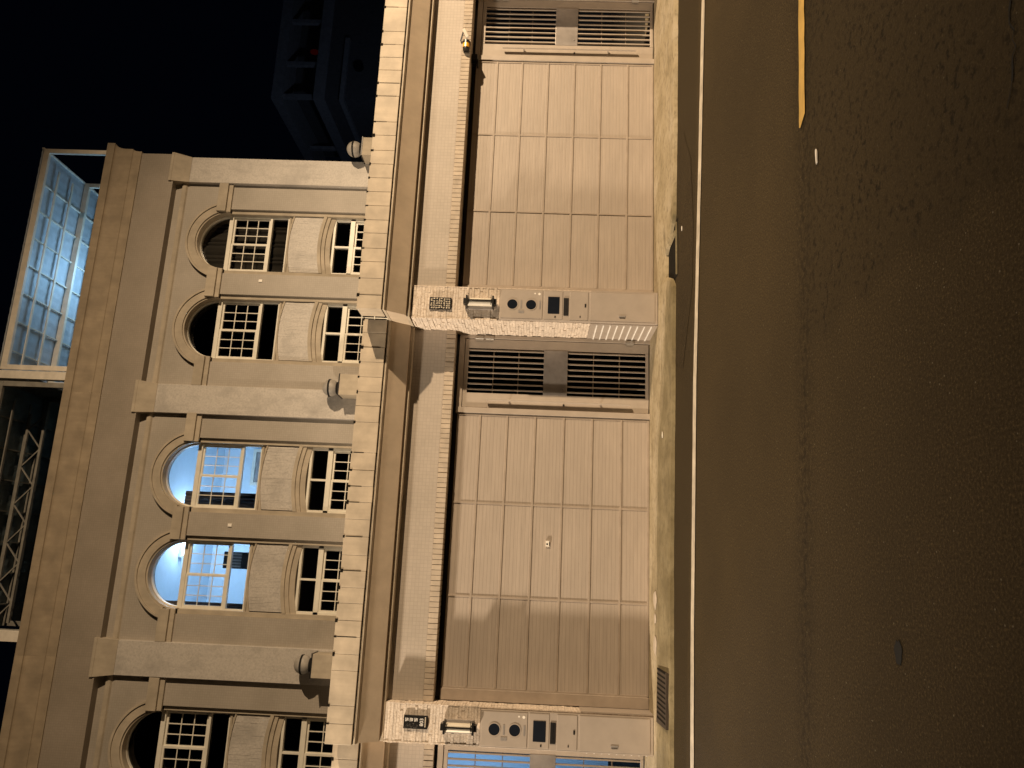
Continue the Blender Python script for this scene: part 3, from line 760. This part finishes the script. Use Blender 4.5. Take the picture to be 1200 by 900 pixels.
def globe(xc, lab):
    y = 15.05; t = thing('terrace_lamp', lab, 'globe lamp', (xc, y, 5.58), 'globe lamps on the terrace piers')
    zc = 5.775; r = .172
    b = MB(); b.lathe((xc, y, zc), [(max(.001, r*math.sin(a)), -r*math.cos(a)) for a in [math.pi*(.12+.88*k/20) for k in range(21)]], 32); b.build('globe', 'globe', t, smooth=True)
    b = MB(); b.lathe((xc, y, zc), [(r*.97, .0), (r*1.045, .0), (r*1.045, .036), (r*.97, .036)], 32); b.build('band', 'matt_black', t)
    b = MB(); b.lathe((xc, y, zc), [(.05, -r-.02), (.085, -r-.01), (.125, -r*.80), (.12, -r*.62)], 24); b.build('socket', 'matt_black', t)
def pier(xc, lab):
    t = thing('terrace_pier', lab, 'pier', (xc, 15.1, 3.35), 'piers under the terrace globe lamps')
    b = MB(); b.box(xc-.21, xc+.21, 14.90, 15.29, 3.34, 5.575); b.build('shaft', 'plaster', t, .005)
    b = MB(); b.box(xc-.222, xc+.222, 14.89, 15.285, 5.577, 5.597); b.build('cap', 'darkmetal', t)  # dark plate drawn in for the cap's shadow line

# --- house on the right
H1 = thing('row_house', 'beige row house at the right end with dark arched windows under a blue-lit roof canopy', 'house', (3.08, 9.5, 0), 'row houses')
H2 = thing('row_house', 'beige row house in the middle whose two arched upper windows glow blue, number 803', 'house', (-2.11, 9.83, 0), 'row houses')
H3 = thing('row_house', 'beige row house left of the 803 pillar, blue light behind its gate', 'house', (-7.30, 10.16, 0), 'row houses')
ground_floor(H1, 3.08, 9.5); ground_floor(H2, -2.11, 9.83, .11); ground_floor(H3, -7.30, 10.16, .22)
upper(H1, 3.07, 8.53, [6.60, 4.63], [(2.74, 3.34), (7.92, 8.525)], end_right=True)
upper(H2, -2.06, 3.07, [1.515, -.45], [(-2.36, -1.72)])
upper(H3, -7.20, -2.06, [-3.62, -5.60], [(-7.5, -6.88)], end_left=True)
# end pillar of the next plot to the right
E = thing('stone_pillar', 'ledgestone pillar at the far right end of the row of garages', 'pillar', (8.27, 9.17, 0))
b = MB(); b.box(8.282, 8.708, 9.182, 9.87, .06, 3.9); b.build('core', 'stone', E)
b = MB(); ledge(b, 8.27, 8.72, 9.182, .08, 3.9); ledge(b, 9.17, 9.87, 8.282, .08, 3.9, axis='x', sgn=-1); b.build('ledgestone', 'stone', E)

for (X0, Y0, la, lb, lc, n, busy) in (
    (3.08, 9.5, 'beige meter and intercom cabinet on the right-hand stone pillar, beside the shaded gate', 'cylinder wall lamp on the right-hand stone pillar, throwing a long slanted shadow', 'glinting engraved plaque with pale lettering on the right-hand stone pillar', '', True),
    (-2.11, 9.83, 'beige meter and intercom cabinet on the stone pillar numbered 803', 'cylinder wall lamp under the black 803 plaque', 'black plaque with white characters and the number 803', '803', False)):
    wall_cabinet(X0, Y0, la); pillar_lamp(X0, Y0, lb); plaque(X0, Y0, lc, n, busy)
globe(3.33, 'frosted globe lamp on the terrace pier above the right-hand stone pillar, between the two houses')
globe(-1.97, 'frosted globe lamp on the terrace pier left of the blue-lit windows')
globe(8.68, 'frosted globe lamp against the black sky at the right end of the building')
pier(3.38, 'beige terrace pier in front of the granite pilaster between the two houses')
pier(-1.97, 'beige terrace pier left of the blue-lit house windows')
pier(8.68, 'beige terrace pier at the right end of the building, against the sky')

# rooms
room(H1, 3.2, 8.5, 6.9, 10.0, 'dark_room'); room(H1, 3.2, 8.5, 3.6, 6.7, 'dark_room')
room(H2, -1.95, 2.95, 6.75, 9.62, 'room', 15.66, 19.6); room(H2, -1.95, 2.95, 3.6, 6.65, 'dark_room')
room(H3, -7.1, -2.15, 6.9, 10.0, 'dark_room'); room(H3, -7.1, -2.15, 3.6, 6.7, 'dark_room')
# furnishing seen through the blue windows
def solid(name, boxes, mat, label, cat, org, bevel=.004, group=None):
    b = MB()
    for q in boxes: b.box(*q)
    o = b.build(name, mat, bevel=bevel, origin=org); tag(o, label, cat, group); return o
def drape(name, x0, x1, z0, z1, y, label, mat='cloth'):
    b = MB(); n = 60
    P = [(x0+(x1-x0)*k/n, y+.022*math.sin(k*.9+2*math.sin(k*.37))) for k in range(n+1)]
    for (a, ya), (c, yc) in zip(P, P[1:]):
        b.face([(a, ya, z0), (c, yc, z0), (c, yc, z1), (a, ya, z1)])
    o = b.build(name, mat, origin=(x0, y, z0), smooth=True)
    sm = o.modifiers.new('thick', 'SOLIDIFY'); sm.thickness = .006; tag(o, label, 'curtain'); return o
M['cloth_brown'] = mat_simple('brown_cloth', (.022, .017, .011), .95, 0, .3, 20)
drape('curtain', 5.97, 7.24, 7.2, 9.16, 15.76, 'dark brown curtain behind the rightmost arched window', 'cloth_brown')
drape('curtain', .86, 1.20, 7.2, 8.75, 15.74, 'dark curtain gathered at the left of the right blue window')
drape('curtain', -1.10, -.98, 7.2, 8.9, 15.74, 'narrow dark curtain at the left edge of the left blue window')
w = thing('wardrobe', 'dark open shelf unit standing inside the left blue window', 'shelf unit', (-.1, 16.4, 6.76))
b = MB(); b.box(-.32, .02, 16.2, 16.6, 6.76, 7.98); b.build('carcass', 'darkmetal', w, .01)
b = MB()
for k in range(5): b.box(-.29+k*.06, -.25+k*.06, 16.17, 16.3, 7.60, 7.86)
b.build('books', 'plate', w)
d = thing('door_frame', 'pale inner door frame seen through the right blue window', 'door', (2.2, 19.55, 6.76))
b = MB(); b.box(1.70, 1.78, 19.5, 19.59, 6.76, 8.85); b.box(2.55, 2.63, 19.5, 19.59, 6.76, 8.85); b.box(1.78, 2.55, 19.5, 19.59, 8.77, 8.85); b.build('frame', 'white', d)
b = MB(); b.box(1.78, 2.55, 19.53, 19.59, 6.76, 8.77); b.build('leaf', 'plate', d)
cl = thing('ceiling_lamp', 'tube lamp on the ceiling inside the blue-lit room', 'ceiling lamp', (.5, 17.8, 9.6))
b = MB(); b.box(-.15, 1.15, 17.72, 17.88, 9.57, 9.615); b.build('fitting', 'white', cl)
M['tube'] = mat_emit('lamp_tube', (.62, .82, 1.0), 7.0)
b = MB(); b.tube((-.1, 17.8, 9.54), (1.1, 17.8, 9.54), .018, 12); b.build('tube', 'tube', cl)

# small fittings
t = thing('security_camera', 'small pale camera on a bracket above the right gate, pointing down', 'camera', (7.30, 9.56, 2.80))
b = MB(); b.bar((7.24, 9.44, 2.77), (7.36, 9.42, 2.83), .05, .045); b.build('body', 'beige_plastic', t, .006)
b = MB(); b.bar((7.22, 9.47, 2.80), (7.13, 9.54, 2.79), .014); b.bar((7.32, 9.44, 2.84), (7.27, 9.55, 2.88), .03, .02); b.build('arm', 'darkmetal', t)
t = thing('warning_beacon', 'amber warning light with black base under the lintel beside the right gate', 'warning light', (7.14, 9.52, 2.79))
b = MB(); b.tube((7.115, 9.50, 2.79), (7.185, 9.50, 2.79), .048, 20); b.build('lens', 'orange', t)
b = MB(); b.tube((7.185, 9.50, 2.79), (7.225, 9.50, 2.79), .052, 20); b.tube((7.085, 9.50, 2.79), (7.115, 9.50, 2.79), .045, 20, .05); b.box(7.08, 7.22, 9.53, 9.60, 2.755, 2.83); b.build('base', 'black', t)
t = thing('door_sensor', 'small black box under the amber beacon at the right garage door corner', 'sensor', (7.15, 9.78, 2.65))
b = MB(); b.box(7.10, 7.19, 9.72, 9.82, 2.645, 2.73); b.box(7.02, 7.12, 9.74, 9.82, 2.63, 2.655); b.build('casing', 'black', t, .004)
t = thing('door_sticker', 'tiny white sticker on the middle of the left garage door', 'sticker', (.29, 10.155, 1.4))
b = MB(); b.box(.255, .325, 10.148, 10.1695, 1.37, 1.42); b.build('paper', 'sticker', t)
b = MB(); b.box(.275, .295, 10.146, 10.1475, 1.392, 1.412); b.box(.262, .318, 10.146, 10.1475, 1.372, 1.378); b.build('print', 'black', t)
for (x, z) in ((5.70, 7.62), (.53, 7.62)):
    k = 'right' if x > 3 else 'blue-lit'
    t = thing('wall_vent', 'small pale outlet cover on the wall between the two %s arched windows' % k, 'outlet cover', (x, WY, z))
    b = MB(); b.box(x-.03, x+.03, WY-.02, WY+.002, z-.04, z+.04); b.build('cover', 'sticker', t, .004)

# ------------------------------------------------------------------ rooftop canopies
def roof_frame(name, label, x0, x1, sheet, z=12.81, steel='steelwhite'):
    t = thing(name, label, 'roof canopy', ((x0+x1)/2, 15.2, 10.9))
    beams = [15.27, 16.87, 18.6]
    for y in beams:
        b = MB(); b.box(x0, x1, y-.04, y+.04, z-.14, z-.01); b.build('beam', steel, t, .004)
        for x in (x0+.05, x1-.05):
            b = MB(); b.box(x-.05, x+.05, y-.035, y+.035, 10.9, z-.14); b.build('post', steel, t, .004)
    b = MB(); k = x0+.45
    while k < x1-.2:
        b.box(k-.012, k+.012, 15.32, 18.55, z-.060, z-.015); k += .64
    b.build('rafters', steel, t)
    b = MB()
    for y in (15.78, 16.32, 17.42, 18.0): b.box(x0+.05, x1-.28, y-.028, y+.028, z-.085, z-.061)
    b.build('purlins', steel, t)
    b = MB(); b.box(x1-.02, x1+.01, 15.2, 18.9, z-.03, z+.02); b.build('edge_trim', steel, t)
    b = MB(); n = int((x1-x0)/.2)
    for i in range(n):
        a = x0+(x1-x0)*i/n; c = x0+(x1-x0)*(i+1)/n; m = (a+c)/2
        b.face([(a, 15.20, z), (m, 15.20, z+.006), (m, 18.9, z+.006), (a, 18.9, z)]); b.face([(m, 15.20, z+.006), (c, 15.20, z), (c, 18.9, z), (m, 18.9, z+.006)])
    o = b.build('roof_sheet', sheet, t); sm = o.modifiers.new('thick', 'SOLIDIFY'); sm.thickness = .004; sm.offset = 1
    return t
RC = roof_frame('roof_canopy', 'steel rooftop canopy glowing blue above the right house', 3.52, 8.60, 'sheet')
RD = roof_frame('roof_canopy', 'dark unlit steel rooftop canopy with lattice truss above the blue-windowed house', -1.72, 3.26, 'sheet_dark', steel='steeldim')
# lattice truss on the dark canopy
b = MB(); y = 16.2
b.bar((-1.6, y, 12.62), (2.75, y, 12.62), .05); b.bar((-1.6, y, 12.27), (2.75, y, 12.27), .05); k = -1.6; up = 0
while k < 2.7:
    b.bar((k, y, 12.27 if up else 12.62), (min(k+.4, 2.75), y, 12.62 if up else 12.27), .025); k += .4; up = 1-up
b.build('truss', 'steeldim', RD)
b = MB(); b.box(3.262, 3.30, 15.25, 18.8, 11.9, 12.78)
for k in range(7): b.box(3.246, 3.262, 15.25, 18.8, 11.95+k*.12, 11.985+k*.12)
b.build('side_cladding', 'steeldim', RD)
t = thing('roof_post', 'tall pale steel post rising between the lit and the dark roof canopies', 'post', (3.39, 15.12, 10.9))
b = MB(); b.box(3.315, 3.485, 15.19, 15.34, 10.9, 14.2); b.build('shaft', 'steelwhite', t, .004)
t = thing('roof_post', 'tall pale steel post at the left end of the dark roof canopy', 'post', (-1.72, 15.12, 10.9))
b = MB(); b.box(-1.84, -1.64, 15.19, 15.34, 10.9, 14.2); b.build('shaft', 'steelwhite', t, .004)
b = MB(); b.box(4.8, 6.2, 18.30, 18.36, 12.36, 12.42); b.build('lamp_fitting', 'tube', RC)

# ------------------------------------------------------------------ far dark apartment tower
T = thing('apartment_tower', 'dark apartment tower far behind, top floor terrace openings barely visible', 'apartment tower', (45, 66, 0))
cx, cy = 39.5, 60.0
b = MB(); b.box(cx, 60, cy, 74, 0, 22.4); b.box(cx+2.2, 60, cy+2.6, 74, 22.4, 25.2); b.build('body', 'tower', T)
b = MB(); b.box(cx-.25, 60, cy-.25, 74, 25.2, 26.1); b.build('roof_slab', 'tower_trim', T)
b = MB(); b.box(cx-.15, 60, cy-.15, 74, 21.4, 22.4); b.build('terrace_wall', 'tower_trim', T)
for (x, y) in ((cx+.3, cy+.3), (cx+3.6, cy+.3), (cx+8, cy+.3), (cx+.3, cy+9)):
    b = MB(); b.box(x-.18, x+.18, y-.18, y+.18, 22.4, 25.2); b.build('column', 'tower_trim', T)
b = MB(); b.tube((cx+3.2, cy-.3, 18.6), (cx+3.2, cy+.05, 18.6), .45, 16); b.build('round_window', 'screen', T)
b = MB(); b.box(cx-.35, cx+6, cy-.35, 70, 19.6, 20.0); b.build('lower_ledge', 'tower_trim', T)
t = thing('lantern', 'faint red lantern in the dark tower terrace', 'lantern', (45.3, 61.5, 23.3))
M['red'] = mat_emit('red_glow', (.8, .03, .02), .012)
b = MB(); b.lathe((45.3, 61.5, 23.3), [(.05, -.4), (.2, -.25), (.26, 0), (.2, .3), (.05, .4)], 16); b.build('shade', 'red', t, smooth=True)

# ------------------------------------------------------------------ lights
def lamp(name, typ, loc, power, col, size=.1):
    l = bpy.data.lights.new(name, typ); l.energy = power; l.color = col; l.shadow_soft_size = size
    o = bpy.data.objects.new(name, l); COL.objects.link(o); o.location = loc; return o
def aim(o, tgt):
    o.rotation_euler = (Vector(tgt)-Vector(o.location)).to_track_quat('-Z', 'Y').to_euler()
o = lamp('street_light', 'SPOT', (17.5, -2.5, 9.4), 24000, (1, .742, .475), .16)
o.data.spot_size = rad(72); o.data.spot_blend = 1.0; aim(o, (4, 10, 3.7))
o = lamp('far_street_light', 'SPOT', (-16, 5.0, 8.0), 21000, (1, .81, .60), .4)
o.data.spot_size = rad(50); o.data.spot_blend = .8; aim(o, (3.5, 10, .9))
o = lamp('room_light', 'POINT', (.5, 17.7, 9.35), 150, (.52, .74, 1.0), .25)
o = lamp('canopy_light', 'POINT', (6.2, 17.0, 11.75), 75, (.36, .68, 1.0), .5)
o = lamp('carport_light', 'POINT', (-3.6, 12.6, 2.9), 110, (.35, .62, 1.0), .2)

lamp('tower_fill_light', 'POINT', (22, 44, 10), 650, (.62, .76, 1.0), .5)  # added fill lamp so the tower shows, no such source in view
# pale wall of the third carport so that the light behind the grille shows
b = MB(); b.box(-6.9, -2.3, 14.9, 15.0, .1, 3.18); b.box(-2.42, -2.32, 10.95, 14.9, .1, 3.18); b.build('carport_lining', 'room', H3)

# ------------------------------------------------------------------ world
W = bpy.data.worlds.new('World'); sc.world = W; W.use_nodes = True
bg = W.node_tree.nodes['Background']; bg.inputs[0].default_value = (.10, .16, .40, 1); bg.inputs[1].default_value = .0035

# ------------------------------------------------------------------ camera: held upright on its side
f, yaw, pitch, roll = 900, rad(13.27), rad(1.91), rad(-2.1)
F = Vector((math.sin(yaw)*math.cos(pitch), math.cos(yaw)*math.cos(pitch), math.sin(pitch)))
Rt = Vector((math.cos(yaw), -math.sin(yaw), 0)); U = Rt.cross(F); Dn = -U
r_ = Rt*math.cos(roll)+Dn*math.sin(roll); d_ = -Rt*math.sin(roll)+Dn*math.cos(roll)
cam = bpy.data.cameras.new('camera'); co = bpy.data.objects.new('camera', cam); COL.objects.link(co)
mt = Matrix((d_, r_, -F)).transposed().to_4x4(); mt.translation = (0, 0, 1.6); co.matrix_world = mt
cam.sensor_fit = 'HORIZONTAL'; cam.sensor_width = 36; cam.lens = 36*f/1200; cam.clip_end = 600; cam.clip_start = .05
sc.camera = co
sc.view_settings.view_transform = 'Standard'; sc.view_settings.look = 'None'; sc.view_settings.exposure = 0; sc.view_settings.gamma = 1
